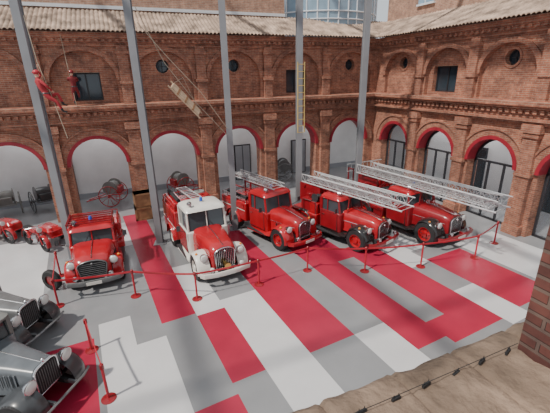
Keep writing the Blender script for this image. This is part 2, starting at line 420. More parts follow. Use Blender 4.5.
def arc(yc,zc,R,a0,a1,n=10): return [(yc-R*cos(a0+(a1-a0)*i/n),zc+R*sin(a0+(a1-a0)*i/n)) for i in range(n+1)]
def ladder(par,p0,p1,w,mat_='alu',h=.22,name='ladder',step=.3,label=None,truss=True,rr=.03,loc=None,cat=None):
    p0=Vector(p0);p1=Vector(p1);d=p1-p0;L=d.length;d.normalize();sx=Vector((1,0,0)); sx=(sx-d*sx.dot(d)).normalized(); up=sx.cross(d); up=up if up.z>0 else -up
    b=B(); n=int(L/step)
    for s in(-1,1):
        e=sx*(s*w/2); b.cyl(p0+e,p1+e,rr,n=6)
        if truss:
            b.cyl(p0+e+up*h,p1+e+up*h,rr*.8,n=6)
            for i in range(n): 
                a=p0+e+d*(i*step); c=p0+e+d*((i+1)*step)
                b.cyl(a,a+up*h,.011,n=4)
                if i%2: b.cyl(a,c+up*h,.013,n=4)
                else: b.cyl(a+up*h,c,.013,n=4)
    for i in range(n+1): 
        c=p0+d*(i*step); b.cyl(c-sx*w/2,c+sx*w/2,.016,n=5)
    return b.obj(name,[mat_],parent=par,label=label,loc=loc,cat=cat)

def truck(label,cat,loc,head,P):
    g=P.get
    W=g('W',2.0); hl=g('hood',1.5); cl=g('cab',1.35); L=g('L',6.2); r=g('r',.45)
    cr=g('croof','red'); cc=g('ccab','red'); cf=g('cfender','red'); ch=g('chood','red'); cb=g('cbody','red')
    E=empty('fire_truck',loc,head,label,cat)
    hw=W/2; fy=.9; ry=L-g('rov',1.2); zc=g('zc',1.3); zr=g('zr',2.15)
    y0=.3; y1=y0+hl; y2=y1+cl
    b=B(); b.span((-.45,.2,.42),(-.33,L-.1,.6)); b.span((.33,.2,.42),(.45,L-.1,.6)); b.cyl((-hw+.2,fy,r),(hw-.2,fy,r),.06,n=8); b.cyl((-hw+.2,ry,r),(hw-.2,ry,r),.08,n=8)
    b.span((-.45,.35,.4),(.45,1.2,.75)); b.obj('chassis',['dgrey'],parent=E)
    for s in(-1,1):
        wheel_parts(E,s*(hw-.14),fy,r,.24,g('rim','red'),s); wheel_parts(E,s*(hw-.2),ry,r,.34,g('rim','red'),s)
    def hs(hx,y,zb,zt,ex=.45):
        zs=zb+(zt-zb)*.6; out=[(-hx,y,zb)]
        for i in range(13):
            a=pi-pi*i/12; out.append((hx*math.copysign(abs(cos(a))**ex,cos(a)),y,zs+(zt-zs)*abs(sin(a))**.7))
        out.append((hx,y,zb)); return out
    hf=g('hf',.42); hb=g('hb',.62)
    b=B(); zt=zc+.12
    b.loft([hs(hf*.88,y0-.05,.62,zt-.22),hs(hf,y0+.03,.6,zt-.14),hs(hf*1.05,y0+.25,.6,zt-.08),hs((hf+hb)/2,y0+hl*.5,.6,zt-.02),hs(hb,y1+.05,.6,zt+.03)])
    b.tube([(0,y0+.02,zt-.12),(0,y0+hl*.5,zt),(0,y1,zt+.05)],.016,6,1)
    for s in(-1,1):
        b.tube([(s*hf*1.02,y0+.1,1.02),(s*(hf+hb)/2*1.01,y0+hl*.5,1.04),(s*hb*1.0,y1,1.06)],.012,5,1)
        for i in range(7): b.box((s*((hf+hb)/2*.97+.02+.012*i),y0+.42+i*.11,.9),(.03,.04,.2),2)
    b.obj('hood',[ch,'chrome','dgrey'],parent=E)
    b=B(); gw=hf*.82; gz=zt-.36
    gp=[(-gw*.86,.6),(-gw,gz)]+[(-gw*cos(pi*i/8),gz+.18*sin(pi*i/8)) for i in range(1,8)]+[(gw,gz),(gw*.86,.6)]
    b.prism(gp,'y',y0-.1,y0-.03,1)
    if g('grille','slats')=='slats':
        n=11
        for i in range(n):
            x=-gw+.05+(2*gw-.1)*i/(n-1); b.span((x-.008,y0-.122,.65),(x+.008,y0-.1,gz+.15*math.sqrt(max(0,1-(x/gw)**2))),0)
    else:
        for i in range(7): z=.66+i*.07; b.span((-gw*.88,y0-.122,z-.007),(gw*.88,y0-.1,z+.007),0)
    b.tube([(p[0],y0-.11,p[1]) for p in gp],.022,6,0,closed=True)
    b.ball((0,y0-.13,gz+.07),.045,0,10)
    b.obj('grille',[g('cgrille','chrome'),'black'],parent=E)
    for s in(-1,1):
        b=B(); R_=r+.12
        path=arc(fy,r+.02,R_,-.2,2.3,12)+[(fy+R_*.95,r+.1),(y1+.1,.5),(y2-.05,.46)]
        fender(b,s*(hb-.12),s*hw,path,.11); b.obj('front_fender',[cf],parent=E,solid=.025)
        b=B(); hx=s*(hw-.28); hy=y0+.1; hz=1.02
        b.lathe([(.02,.26),(.09,.2),(.14,.08),(.15,0),(.14,-.01)],(hx,hy,hz),'y',16,0); b.lathe([(.135,-.012),(.11,-.045),(.03,-.06),(.005,-.062)],(hx,hy,hz),'y',16,1)
        b.cyl((hx,hy+.1,hz-.1),(hx,hy+.12,hz-.32),.03,n=6); b.obj('headlight',['chrome','lens'],parent=E)
        b=B(); b.ball((s*(hw-.12),fy-.12,r+.58),.05,0,8); b.obj('turn_signal',['amber'],parent=E)
        b=B(); b.span((s*(hb-.1),y1-.15,.4),(s*hw,y2+.1,.44)); b.obj('running_board',['dgrey'],parent=E)
        b=B(); b.cyl((s*(hw-.12),y1+.1,zc+.05),(s*(hw+.16),y1-.05,zc+.22),.012,n=5); b.box((s*(hw+.17),y1-.05,zc+.3),(.14,.03,.2)); b.obj('side_mirror',['dgrey'],parent=E)
        b=B(); b.cyl((s*.28,y1-.03,zc+.06),(s*.12,y1+.05,zc+.34),.01,n=5); b.obj('wiper',['black'],parent=E)
    b=B(); pts=[(-hw+.02,.18,.52),(-hw+.12,.02,.52),(-.4,-.08,.52),(.4,-.08,.52),(hw-.12,.02,.52),(hw-.02,.18,.52)]
    b.loft([[(p[0],p[1]-.03,p[2]-.08),(p[0],p[1]-.05,p[2]),(p[0],p[1]-.03,p[2]+.08),(p[0],p[1]+.03,p[2]+.08),(p[0],p[1]+.03,p[2]-.08)] for p in pts])
    b.span((-.4,-.06,.46),(-.33,.25,.56)); b.span((.33,-.06,.46),(.4,.25,.56)); b.obj('bumper',[g('cbump','chrome')],parent=E)
    b=B(); b.span((-.24,-.15,.46),(.24,-.135,.57)); b.obj('number_plate',['cream'],parent=E)
    for s in (-1,1):
        b=B(); b.lathe([(.01,.1),(.07,.08),(.085,0),(.075,-.02),(.01,-.035)],(s*.55,-.03,.72),'y',14,0); b.cyl((s*.55,.0,.66),(s*.55,.0,.56),.015,n=6); b.obj('fog_lamp',['lens' if g('fog') else 'chrome'],parent=E)
    cw=hw-.14
    b=B(); sl=.12
    b.loft([rrect(cw-.04,y1-.02,y2,.5,.1),rrect(cw,y1-.06,y2,.8,.13),rrect(cw,y1-.04,y2,zc,.13),rrect(cw-.03,y1+.0,y2,zc+.04,.13)],0)
    zg=zr-.2
    b.loft([rrect(cw-.04,y1+sl-.03,y2-.01,zg,.14),rrect(cw-.03,y1+sl-.09,y2,zg+.02,.16),rrect(cw-.05,y1+sl-.03,y2-.01,zg+.11,.18),rrect(cw-.15,y1+sl+.08,y2-.09,zg+.18,.22),rrect(cw-.4,y1+sl+.3,y2-.3,zg+.21,.22)],1)
    for s in(-1,1):
        b.cyl((s*(cw-.08),y1+.04,zc),(s*(cw-.1),y1+sl+.04,zg+.02),.045,n=8)
        b.span((s*(cw-.04),y1+cl*.93-.1,zc),(s*(cw-.11),y2-.01,zg+.02)); 
    b.cyl((0,y1+.02,zc),(0,y1+sl,zg+.02),.022,n=6); b.span((-cw+.1,y2-.08,zc),(-.45,y2-.02,zg+.02)); b.span((.45,y2-.08,zc),(cw-.1,y2-.02,zg+.02)); b.span((-cw+.1,y2-.07,zg-.1),(cw-.1,y2-.02,zg+.02))
    b.obj('cab',[cc,cr],parent=E)
    b=B(); b.loft([rrect(cw-.07,y1+.035,y2-.05,zc+.02,.11),rrect(cw-.09,y1+sl+.035,y2-.05,zg+.01,.11)]); b.obj('cab_glass',['cglass'],parent=E)
    for s in(-1,1):
        b=B(); b.span((s*(cw-.02),y1+.12,.56),(s*(cw+.006),y2-.12,zc+.01),1)
        b.span((s*(cw-.01),y1+.14,.58),(s*(cw+.014),y2-.14,zc-.0)); d=b.obj('door',[g('cdoor',cc),'black'],parent=E)
        b=B(); b.span((s*(cw+.014),y2-.36,zc-.16),(s*(cw+.04),y2-.22,zc-.13)); b.obj('door_handle',['chrome'],parent=d)
        b=B(); b.span((s*(cw-.06),y1+.16,zc+.0),(s*(cw-.01),y2-.14,zc+.035)); b.span((s*(cw-.085),y2-.5,zc),(s*(cw-.035),y2-.46,zg)) ; b.obj('window_frame',[cc],parent=E)
    b=B(); b.lathe([(.08,0),(.08,.05),(.06,.06)],(0,y1+.6,zr),'z',12,0); b.lathe([(.065,.05),(.065,.14),(.04,.19),(.01,.2)],(0,y1+.6,zr),'z',12,1); b.obj('beacon',['chrome','bluel'],parent=E)
    b=B(); b.lathe([(.02,-.12),(.06,-.12),(.1,.02),(.02,.02)],(-hw+.42,y1+.3,zr+.1),'y',12); b.cyl((-hw+.42,y1+.3,zr+.02),(-hw+.42,y1+.3,zr-.1),.02,n=6); b.obj('spotlight',['chrome'],parent=E)
    kind=g('rear','pump'); bw=hw-.03
    if kind=='pump':
        zt2=g('zb',1.75)
        b=B(); b.span((-bw,y2+.06,.62),(bw,L,zt2-.04)); b.obj('body',[cb],parent=E,bevel=.05)
        b=B(); b.span((-bw-.012,y2+.1,1.13),(bw+.012,L-.03,1.16)); b.obj('trim_stripe',['cream'],parent=E)
        for s in(-1,1):
            n=g('lockers',3); ln=(L-y2-.3)/n
            for i in range(n):
                ya=y2+.16+i*ln; b=B(); b.span((s*(bw-.01),ya+.01,1.18),(s*(bw+.012),ya+ln-.03,zt2-.1),1); b.span((s*(bw-.01),ya+.03,1.2),(s*(bw+.022),ya+ln-.05,zt2-.12)); d=b.obj('locker_door',[g('clock',cb),'dred'],parent=E)
                b=B(); b.span((s*(bw+.02),ya+ln/2-.06,1.24),(s*(bw+.04),ya+ln/2+.06,1.27)); b.obj('door_handle',['chrome'],parent=d)
            b=B(); path=arc(ry,r+.02,r+.13,.0,pi,12); fender(b,s*(bw-.2),s*(hw+.05),path,.05); b.obj('rear_fender',[g('crf',cf)],parent=E,solid=.02)
        b=B()
        for s in(-1,1):
            b.tube([(s*(bw-.06),y2+.1,zt2-.05),(s*(bw-.06),y2+.1,zt2+.16),(s*(bw-.06),L-.08,zt2+.16),(s*(bw-.06),L-.08,zt2-.05)],.02,6)
            for i in range(1,5): yy=y2+.1+(L-.18-y2)*i/5; b.cyl((s*(bw-.06),yy,zt2-.05),(s*(bw-.06),yy,zt2+.16),.013,n=5)
        b.tube([(-bw+.06,L-.08,zt2+.16),(bw-.06,L-.08,zt2+.16)],.02,6); b.obj('roof_rail',[g('crail','chrome')],parent=E)
    else:
        b=B(); b.span((-bw,y2+.06,.78),(bw,L,1.02)); b.span((-bw+.02,y2+.08,.5),(bw-.02,ry-.7,.8)); b.span((-bw+.05,ry+.62,.55),(bw-.05,L-.05,.8)); b.span((-bw+.1,y2+.1,1.02),(bw-.1,y2+.75,1.5)); b.obj('body',[cb],parent=E,bevel=.03)
        for s in(-1,1):
            ln=(ry-.65-y2)/2
            for i in range(2):
                ya=y2+.1+i*ln; b=B(); b.span((s*(bw-.03),ya+.02,.84),(s*(bw+.02),ya+ln-.04,1.0)); d=b.obj('locker_door',[g('clock',cb)],parent=E,bevel=.01)
                b=B(); b.span((s*(bw),ya+ln/2-.06,.9),(s*(bw+.04),ya+ln/2+.06,.93)); b.obj('door_handle',['chrome'],parent=d)
            b=B(); path=arc(ry,r+.02,r+.13,.0,pi,12); fender(b,s*(bw-.3),s*(hw+.02),path,.06); b.obj('rear_fender',[cf],parent=E,solid=.02)
            b=B(); b.tube([(s*(bw-.04),y2+.15,1.0),(s*(bw-.04),y2+.15,1.6),(s*(bw-.04),y2+.9,1.6),(s*(bw-.04),y2+.9,1.0)],.02,6); b.obj('hand_rail',['chrome'],parent=E)
            b=B(); b.lathe([(.02,-.14),(.2,-.14),(.2,-.12),(.1,-.1),(.1,.1),(.2,.12),(.2,.14),(.02,.14)],(s*.55,y2+.4,1.7),'x',16); b.obj('hose_reel',['cream' if s>0 else 'dgrey'],parent=E)
        b=B(); b.lathe([(.01,-.25),(.09,-.25),(.09,.2),(.03,.26),(.01,.26)],(bw-.1,y2+1.1,1.3),'z',12); b.obj('extinguisher',['red'],parent=E)
        b=B(); b.tube([(-.3+.2*cos(a),y2+1.15+.2*sin(a),1.06+.012*a) for a in [i*.5 for i in range(30)]],.035,6); b.obj('hose_coil',['canvas'],parent=E)
    return E,dict(y1=y1,y2=y2,zr=zr,bw=bw,L=L,hw=hw,ry=ry)

# --- big red and white pumper
E,d=truck('red bonneted fire truck, cream cab and fenders, red rear body','fire truck',(2.72,11.08,0),math.radians(6),
 dict(W=1.95,hood=1.6,cab=1.3,L=5.4,croof='cream',cfender='cream',chood='red',ccab='cream',cdoor='red',zc=1.42,zr=2.38,hf=.46,hb=.64,zb=1.9,cbump='cream',rim='cream',r=.48,clock='red',crf='red',fog=1,crail='red'))
ladder(E,(.0,d['y2']-.1,2.38),(0,d['L']+.1,2.2),.4,'alu',.1,truss=False)
b=B(); b.span((-.86,d['y2']+.25,1.85),(-.4,d['L']-.25,2.16)); b.obj('equipment_box',['red'],parent=E,bevel=.03)
for i in range(3):
    b=B(); b.lathe([(.08,-.06),(.24,-.06),(.26,0),(.24,.06),(.08,.06)],(.62,d['y2']+.4+i*.6,2.06),'z',16,loop=True); b.obj('hose_roll',['canvas' if i!=1 else 'red'],parent=E)
b=B(); b.cyl((-.64,d['y2']+.3,2.24),(-.64,d['L']-.2,2.24),.08,n=10); b.obj('suction_hose',['black'],parent=E)
b=B(); b.cyl((0,.22,.75),(.0,.02,.75),.09,n=12); b.cyl((0,.02,.75),(0,-.06,.75),.12,n=12); b.obj('front_pump',['brass'],parent=E)

# --- short red truck behind the column
E,d=truck('small red fire truck with broad bonnet and roof rack','fire truck',(-1.62,12.35,0),math.radians(-1),
 dict(W=1.9,hood=1.15,cab=1.2,L=3.95,grille='h',cgrille='mgrey',cbump='mgrey',zc=1.26,zr=1.98,zb=1.55,hb=.72,hf=.56,r=.43,lockers=1,crail='red',rov=.75,rim='cream'))
b=B()
for i in range(5): b.span((-.75,1.65+i*.25,2.02),(.75,1.69+i*.25,2.06))
for s in(-1,1): b.tube([(s*.75,1.55,1.9),(s*.75,1.55,2.12),(s*.75,2.75,2.12),(s*.75,2.75,1.9)],.02,6); b.cyl((s*.75,1.55,2.04),(s*.75,2.75,2.04),.02,n=6)
b.obj('roof_rack',['dred'],parent=E)

# --- red truck with ladder
E,d=truck('vintage red ladder fire truck with chrome grille and short ladder','fire truck',(6.5,12.2,0),math.radians(17),
 dict(W=1.9,hood=1.5,cab=1.3,L=5.2,zc=1.34,zr=2.22,zb=1.55,hf=.38,hb=.6,cbump='red',r=.47,rov=1.0,lockers=2))
l=ladder(E,(0,5.2,2.38),(0,1.8,2.36),.6,'alu',.16,rr=.025); ladder(l,(0,5.1,2.46),(0,2.2,2.43),.46,'alu',.12,name='ladder_section',rr=.025)
b=B()
for y in(3.4,4.9): b.span((-.4,y,1.5),(-.34,y+.05,2.36)); b.span((.34,y,1.5),(.4,y+.05,2.36)); b.span((-.4,y,2.3),(.4,y+.05,2.36))
for s in(-1,1): b.span((s*.37-.02,3.4,1.95),(s*.37+.02,4.95,2.0))
b.obj('ladder_support',['dred'],parent=E)
b=B(); b.tube([(.6+.18*cos(a),4.1+.18*sin(a),1.58+.012*a) for a in [i*.5 for i in range(30)]],.035,6); b.obj('hose_coil',['canvas'],parent=E)
b=B(); b.cyl((-.62,3.4,1.66),(-.62,5.0,1.66),.08,n=10); b.obj('suction_hose',['black'],parent=E)

# --- turntable ladder trucks
def turntable(E,d,x0,y0,z0,x1,y1,z1,w,cm,red='dred',h=.42):
    b=B(); b.lathe([(.6,1.0),(.6,1.12),(.45,1.14),(.45,1.35)],(0,y0-.7,0),'z',24); b.span((-.44,y0-1.2,1.3),(-.34,y0+.1,z0-.02)); b.span((.34,y0-1.2,1.3),(.44,y0+.1,z0-.02)); b.cyl((-.5,y0-.2,z0-.12),(.5,y0-.2,z0-.12),.09,n=10)
    b.cyl((-.39,y0-.9,1.3),(-.39,y0-1.9,z0-.05),.05,n=8); b.cyl((.39,y0-.9,1.3),(.39,y0-1.9,z0-.05),.05,n=8)
    b.lathe([(.01,-.5),(.16,-.5),(.16,.5),(.01,.5)],(0,y0-.5,1.62),'x',14)
    b.obj('turntable',[red],parent=E)
    for s in(-1,1):
        b=B(); b.span((s*.5,y0-.95,1.05),(s*.85,y0-.4,1.6)); b.cyl((s*.67,y0-.7,1.6),(s*.67,y0-.8,1.85),.02,n=6); b.lathe([(.13,-.01),(.15,0),(.13,.01)],(s*.67,y0-.8,1.86),'z',14); b.obj('control_box',[red],parent=E,bevel=.01)
    l=ladder(E,(x0,y0,z0),(x1,y1,z1),w,cm,h,step=.27,rr=.033)
    ladder(l,(x0,y0-.3,z0+.08),(x1,y1+.3,z1+.08),w-.18,cm,h-.1,name='ladder_section',step=.27,rr=.026)
    ladder(l,(x0,y0-.6,z0+.13),(x1,y1+.6,z1+.13),w-.34,cm,h-.16,name='ladder_section',step=.27,rr=.024)
    yy=d['y1']-.15
    b=B()
    for s in(-1,1): b.cyl((s*.5,yy,1.3),(s*.4,yy,z1-.05),.03,n=6)
    b.cyl((-.45,yy,z1-.06),(.45,yy,z1-.06),.035,n=6); b.obj('ladder_rest',[red],parent=E)
E,d=truck('red turntable ladder fire truck with black fenders and silver ladder','fire truck',(9.4,10.75,0),math.radians(18),
 dict(W=1.95,hood=1.55,cab=1.2,L=4.85,rear='ladder',zc=1.32,zr=2.08,hf=.40,hb=.62,cbump='dred',cfender='gblack',ccab='dred',r=.48,rov=.9))
turntable(E,d,0,4.55,2.2,-.25,-.9,2.2,.8,'alu',h=.36)
E,d=truck('large dark red turntable ladder fire truck with black fenders','fire truck',(12.4,9.85,0),math.radians(9),
 dict(W=2.2,hood=1.6,cab=1.3,L=5.6,rear='ladder',zc=1.36,zr=2.12,hf=.46,hb=.7,cbump='dred',r=.52,ccab='dred',cfender='gblack',chood='dred',cbody='dred',rov=1.05))
turntable(E,d,-.2,5.5,2.22,-.2,-1.6,2.2,.98,'alu',h=.42)
E=ladder(None,(0,0,0),(2.6,.0,0.05),.45,'alu',.1,truss=False,label='bare metal ladder lying on trestles by the arcade',loc=(12.6,18.6,1.5),cat='ladder')
b=B()
for x in(.3,2.3): b.span((x-.03,-.3,-1.5),(x+.03,-.24,-.04)); b.span((x-.03,.24,-1.5),(x+.03,.3,-.04)); b.span((x-.03,-.3,-.1),(x+.03,.3,-.04))
b.span((.27,-.02,-.12),(2.33,.02,-.08)); b.obj('trestle',['dred'],parent=E)

# ------------------------------------------------------------------ vintage cars
def vcar(label,loc,head,cbody,cfend,ctop,L=4.1,W=1.6,top=True):
    E=empty('vintage_car',loc,head,label,'vintage car'); hw=W/2; r=.38
    b=B(); b.span((-.35,.2,.36),(-.27,L-.2,.46)); b.span((.27,.2,.36),(.35,L-.2,.46)); b.cyl((-hw+.1,.55,r),(hw-.1,.55,r),.04,n=8); b.cyl((-hw+.1,L-.8,r),(hw-.1,L-.8,r),.05,n=8); b.obj('chassis',['black'],parent=E)
    for s in(-1,1):
        wheel_parts(E,s*(hw-.08),.55,r,.16,'canvas',s); wheel_parts(E,s*(hw-.08),L-.8,r,.16,'canvas',s)
    def hs(hx,y,zb,zt):
        zs=zt-.14; out=[(-hx,y,zb)]+[(-hx*abs(cos(pi*i/10))**.5*(1 if i<=5 else -1),y,zs+(zt-zs)*sin(pi*i/10)) for i in range(11)]+[(hx,y,zb)]; return out
    b=B(); b.loft([hs(.29,.42,.55,1.16),hs(.36,1.0,.52,1.22),hs(.5,1.75,.5,1.28)]); b.cyl((0,.42,1.17),(0,1.75,1.29),.01,n=6,m=1)
    for s in(-1,1):
        for i in range(8): b.box((s*(.355+.02*i),.8+i*.1,.9),(.02,.03,.32),0,rz=-s*.18)
    b.obj('hood',[cbody,'chrome'],parent=E)
    b=B(); pts=hs(.29,0,.54,1.18); b.prism([(p[0],p[2]) for p in pts],'y',.35,.42,1)
    b.tube([(p[0],.37,p[2]) for p in pts],.028,6,0,closed=True)
    for i in range(9): x=-.22+i*.055; b.span((x-.004,.34,.58),(x+.004,.35,1.1),2)
    b.lathe([(.04,0),(.045,.04),(.025,.07),(.005,.08)],(0,.39,1.2),'z',10,0); b.obj('radiator_grille',['chrome','black','mgrey'],parent=E)
    for s in(-1,1):
        b=B(); path=arc(.55,r,.47,-.1,2.2,10)+[(1.25,.42),(1.6,.33),(2.6,.32)]; fender(b,s*.36,s*hw,path,.14); b.obj('front_fender',[cfend],parent=E,solid=.02)
        b=B(); path=[(2.6,.33)]+arc(L-.8,r,.47,.35,3.0,10); fender(b,s*.5,s*hw,path,.14); b.obj('rear_fender',[cfend],parent=E,solid=.02)
        b=B(); b.lathe([(.02,.2),(.1,.12),(.15,.02),(.15,0),(.14,-.01)],(s*.48,.28,.98),'y',16,0); b.lathe([(.135,-.012),(.1,-.04),(.01,-.05)],(s*.48,.28,.98),'y',16,1); b.cyl((s*.48,.35,.86),(s*.46,.44,.6),.02,n=6); b.obj('headlight',['chrome','lens'],parent=E)
    b=B(); b.tube([(-.75,.05,.42),(-.5,-.02,.42),(.5,-.02,.42),(.75,.05,.42)],.03,6); b.span((-.32,0,.38),(-.27,.3,.46)); b.span((.27,0,.38),(.32,.3,.46)); b.obj('bumper',['mgrey'],parent=E)
    b=B(); b.loft([rrect(.62,1.72,L-.45,.42,.12),rrect(.68,1.72,L-.3,.8,.14),rrect(.68,1.75,L-.32,1.22,.14)]); b.obj('body',[cbody],parent=E)
    if top:
        b=B(); b.loft([rrect(.62,1.8,L-.42,1.18,.1),rrect(.58,1.84,L-.5,1.7,.1)],0); b.obj('cabin_glass',['cglass'],parent=E)
        b=B(); b.loft([rrect(.63,1.72,L-.42,1.68,.12),rrect(.64,1.70,L-.4,1.75,.14),rrect(.56,1.82,L-.5,1.83,.18),rrect(.3,2.1,L-.8,1.86,.18)])
        for s in(-1,1):
            for y in(1.82,2.7,L-.5): b.span((s*.55,y-.04,1.18),(s*.64,y+.04,1.7))
        b.obj('roof',[ctop],parent=E)
    else:
        b=B(); b.loft([[(x,1.8,1.2),(x,1.82,1.2),(x,1.92,1.73),(x,1.9,1.73)] for x in(-.6,.6)]); b.obj('windscreen',['cglass'],parent=E)
        b=B(); b.tube([(-.62,1.8,1.18),(-.62,1.92,1.75),(.62,1.92,1.75),(.62,1.8,1.18)],.025,6); b.obj('windscreen_frame',['chrome'],parent=E)
        for y in(2.2,3.05):
            b=B(); b.span((-.55,y,1.1),(.55,y+.45,1.26)); b.span((-.55,y+.42,1.1),(.55,y+.56,1.55)); b.obj('seat',['black'],parent=E,bevel=.04)
    for s in(-1,1):
        b=B(); b.span((s*.66,1.85,.5),(s*.695,2.65,1.18)); dd=b.obj('door',[cbody],parent=E,bevel=.01)
        b=B(); b.span((s*.695,2.5,1.06),(s*.73,2.6,1.08)); b.obj('door_handle',['chrome'],parent=dd)
    E.scale=(1.04,1.04,1.04)
    return E
vcar('blue-grey vintage car with dark fenders and narrow radiator grille',(-2.0,7.55,0),math.radians(55),'olive','sgrey','canvas')
vcar('grey open vintage touring car with upright windscreen',(-2.8,10.3,0),math.radians(58),'mgrey','sgrey','dgrey',top=False)

# ------------------------------------------------------------------ carts
def spoke_wheel(par,x,y,r,m='dred'):
    b=B(); b.tube([(0,r*cos(2*pi*i/24),r*sin(2*pi*i/24)) for i in range(24)],.025,6,0,closed=True); b.cyl((-.08,0,0),(.08,0,0),.06,n=10)
    for i in range(10): a=2*pi*i/10; b.cyl((0,0,0),(0,r*cos(a),r*sin(a)),.013,n=5)
    b.obj('wheel',[m],parent=par,loc=(x,y,r+.03))
def hose_cart(loc,rz,label,m='red'):
    E=empty('hose_cart',loc,rz,label,'hose cart')
    spoke_wheel(E,-.62,0,.6,m); spoke_wheel(E,.62,0,.6,m)
    b=B(); b.cyl((-.62,0,.63),(.62,0,.63),.035,n=8)
    for sx in(-.45,.45): b.tube([(sx,-.6,.7),(sx,0,.7),(sx*.5,1.5,.25)],.035,6)
    b.cyl((-.45,-.6,.7),(.45,-.6,.7),.03,n=6); b.cyl((-.35,1.45,.27),(.35,1.45,.27),.03,n=6); b.obj('frame',[m],parent=E)
    b=B(); b.lathe([(.05,-.4),(.42,-.4),(.42,-.36),(.3,-.35),(.33,-.2),(.34,0),(.33,.2),(.3,.35),(.42,.36),(.42,.4),(.05,.4)],(0,0,1.05),'x',20); b.obj('hose_drum',['canvas' if m=='red' else m],parent=E)
    b=B(); b.span((-.3,-.55,.72),(.3,-.3,1.1)); b.obj('tool_box',[m],parent=E,bevel=.02)
hose_cart((-1.0,22.5,0),1.2,'red two-wheeled hose cart with spoked wheels in arcade')
hose_cart((2.9,22.5,0),-1.2,'red hand-drawn hose cart standing under brick arch')
hose_cart((-4.6,23.0,0),.4,'dark iron hose cart with tall spoked wheels','dgrey')
hose_cart((-6.4,23.0,0),.2,'grey hand pump cart with iron drum','canvas')
hose_cart((10.2,23.0,0),1.3,'small dark hose cart against white gallery wall','mgrey')
def motorcycle(loc,rz,label):
    E=empty('motorcycle',loc,rz,label,'motorcycle')
    for y in(-.68,.68):
        b=B(); b.lathe([(.22,-.05),(.3,-.05),(.33,0),(.3,.05),(.22,.05)],(0,0,0),'x',22,loop=True); w=b.obj('wheel',['black'],parent=E,loc=(0,y,.33))
        b=B(); b.cyl((-.06,0,0),(.06,0,0),.05,n=10)
        for i in range(10): a=2*pi*i/10; b.cyl((0,0,0),(0,.225*cos(a),.225*sin(a)),.008,n=4)
        b.obj('spokes',['chrome'],parent=w)
        b=B(); fender(b,-.0,.08,arc(y,.33,.37,.2 if y>0 else -.2,3.0 if y<0 else 3.3,8),.03); fender(b,0,-.08,arc(y,.33,.37,.2 if y>0 else -.2,3.0 if y<0 else 3.3,8),.03); b.obj('mudguard',['red'],parent=E,solid=.01)
    b=B(); b.tube([(0,-.42,.95),(0,-.3,.45),(0,.2,.3),(0,.68,.33),(0,.35,.7),(0,-.36,.82)],.028,6)
    for s in(-1,1): b.tube([(s*.08,-.68,.33),(s*.08,-.45,.9)],.022,6)
    b.obj('frame',['red'],parent=E)
    b=B(); b.loft([rrect(.06,-.35,.1,.68,.05),rrect(.14,-.38,.12,.78,.06),rrect(.12,-.34,.1,.88,.06)]); b.obj('fuel_tank',['red'],parent=E)
    b=B(); b.loft([rrect(.1,.12,.62,.76,.08),rrect(.14,.1,.66,.84,.1)]); b.obj('seat',['black'],parent=E)
    b=B(); b.cyl((0,-.05,.3),(0,-.05,.62),.12,n=12)
    for i in range(5): b.cyl((0,-.05,.46+i*.035),(0,-.05,.475+i*.035),.16,n=12)
    b.tube([(.12,-.15,.4),(.16,.1,.28),(.17,.9,.3)],.03,6); b.obj('engine',['chrome'],parent=E)
    b=B(); b.tube([(-.36,-.22,.98),(-.2,-.38,1.02),(0,-.42,.98),(.2,-.38,1.02),(.36,-.22,.98)],.018,6); b.obj('handlebar',['chrome'],parent=E)
    b=B(); b.lathe([(.02,.12),(.08,.08),(.1,0),(.02,-.02)],(0,-.52,.88),'y',12); b.obj('headlight',['lens'],parent=E)
    b=B(); b.loft([rrect(.16,-.6,-.4,.42,.08),rrect(.28,-.5,.55,.36,.14),rrect(.3,-.45,.6,.62,.15),rrect(.24,-.3,.55,.72,.12)]); sc=b.obj('sidecar',['red'],parent=E,loc=(.62,0,0))
    b=B(); b.lathe([(.18,-.05),(.26,-.05),(.28,0),(.26,.05),(.18,.05)],(0,0,0),'x',20,loop=True); b.cyl((-.04,0,0),(.04,0,0),.18,n=14); b.obj('sidecar_wheel',['black'],parent=sc,loc=(.38,.1,.28))
    b=B(); b.cyl((0,.1,.36),(.62,.1,.4),.025,n=6); b.cyl((0,-.25,.42),(.5,-.25,.45),.025,n=6); b.obj('strut',['dgrey'],parent=E)
    E.scale=(1.1,1.1,1.1)
motorcycle((-4.2,17.5,0),.6,'red vintage motorcycle with red sidecar and chrome engine')
motorcycle((-6.0,19.0,0),.9,'red motorcycle combination parked near arcade pillar')
b=B(); b.lathe([(.2,-.1),(.33,-.1),(.38,-.05),(.38,.05),(.33,.1),(.2,.1)],(0,0,0),'x',24,loop=True); o=b.obj('spare_wheel',['black'],loc=(-3.05,13.35,.38),rz=.9,label='loose black truck wheel standing upright on the floor',cat='wheel')
b=B(); b.lathe([(.21,-.06),(.21,.06),(.1,.03),(.01,.03)],(0,0,0),'x',18); b.obj('wheel_rim',['dred'],parent=o)
for k,(x,y,z) in enumerate([(.45,19.3,0),(.5,19.35,.72)]):
    b=B(); b.span((-.42,-.35,0),(.42,.35,.7)); 
    for zz in(.05,.65): b.span((-.45,-.38,zz-.05),(.45,.38,zz+.05))
    for xx in(-.4,.4): b.span((xx-.05,-.38,0),(xx+.05,.38,.7))
    b.obj('wooden_crate',['crate'],loc=(x,y,z),rz=.1*k,label='brown wooden crate stacked near brick pillar',cat='crate',group='stacked wooden crates')

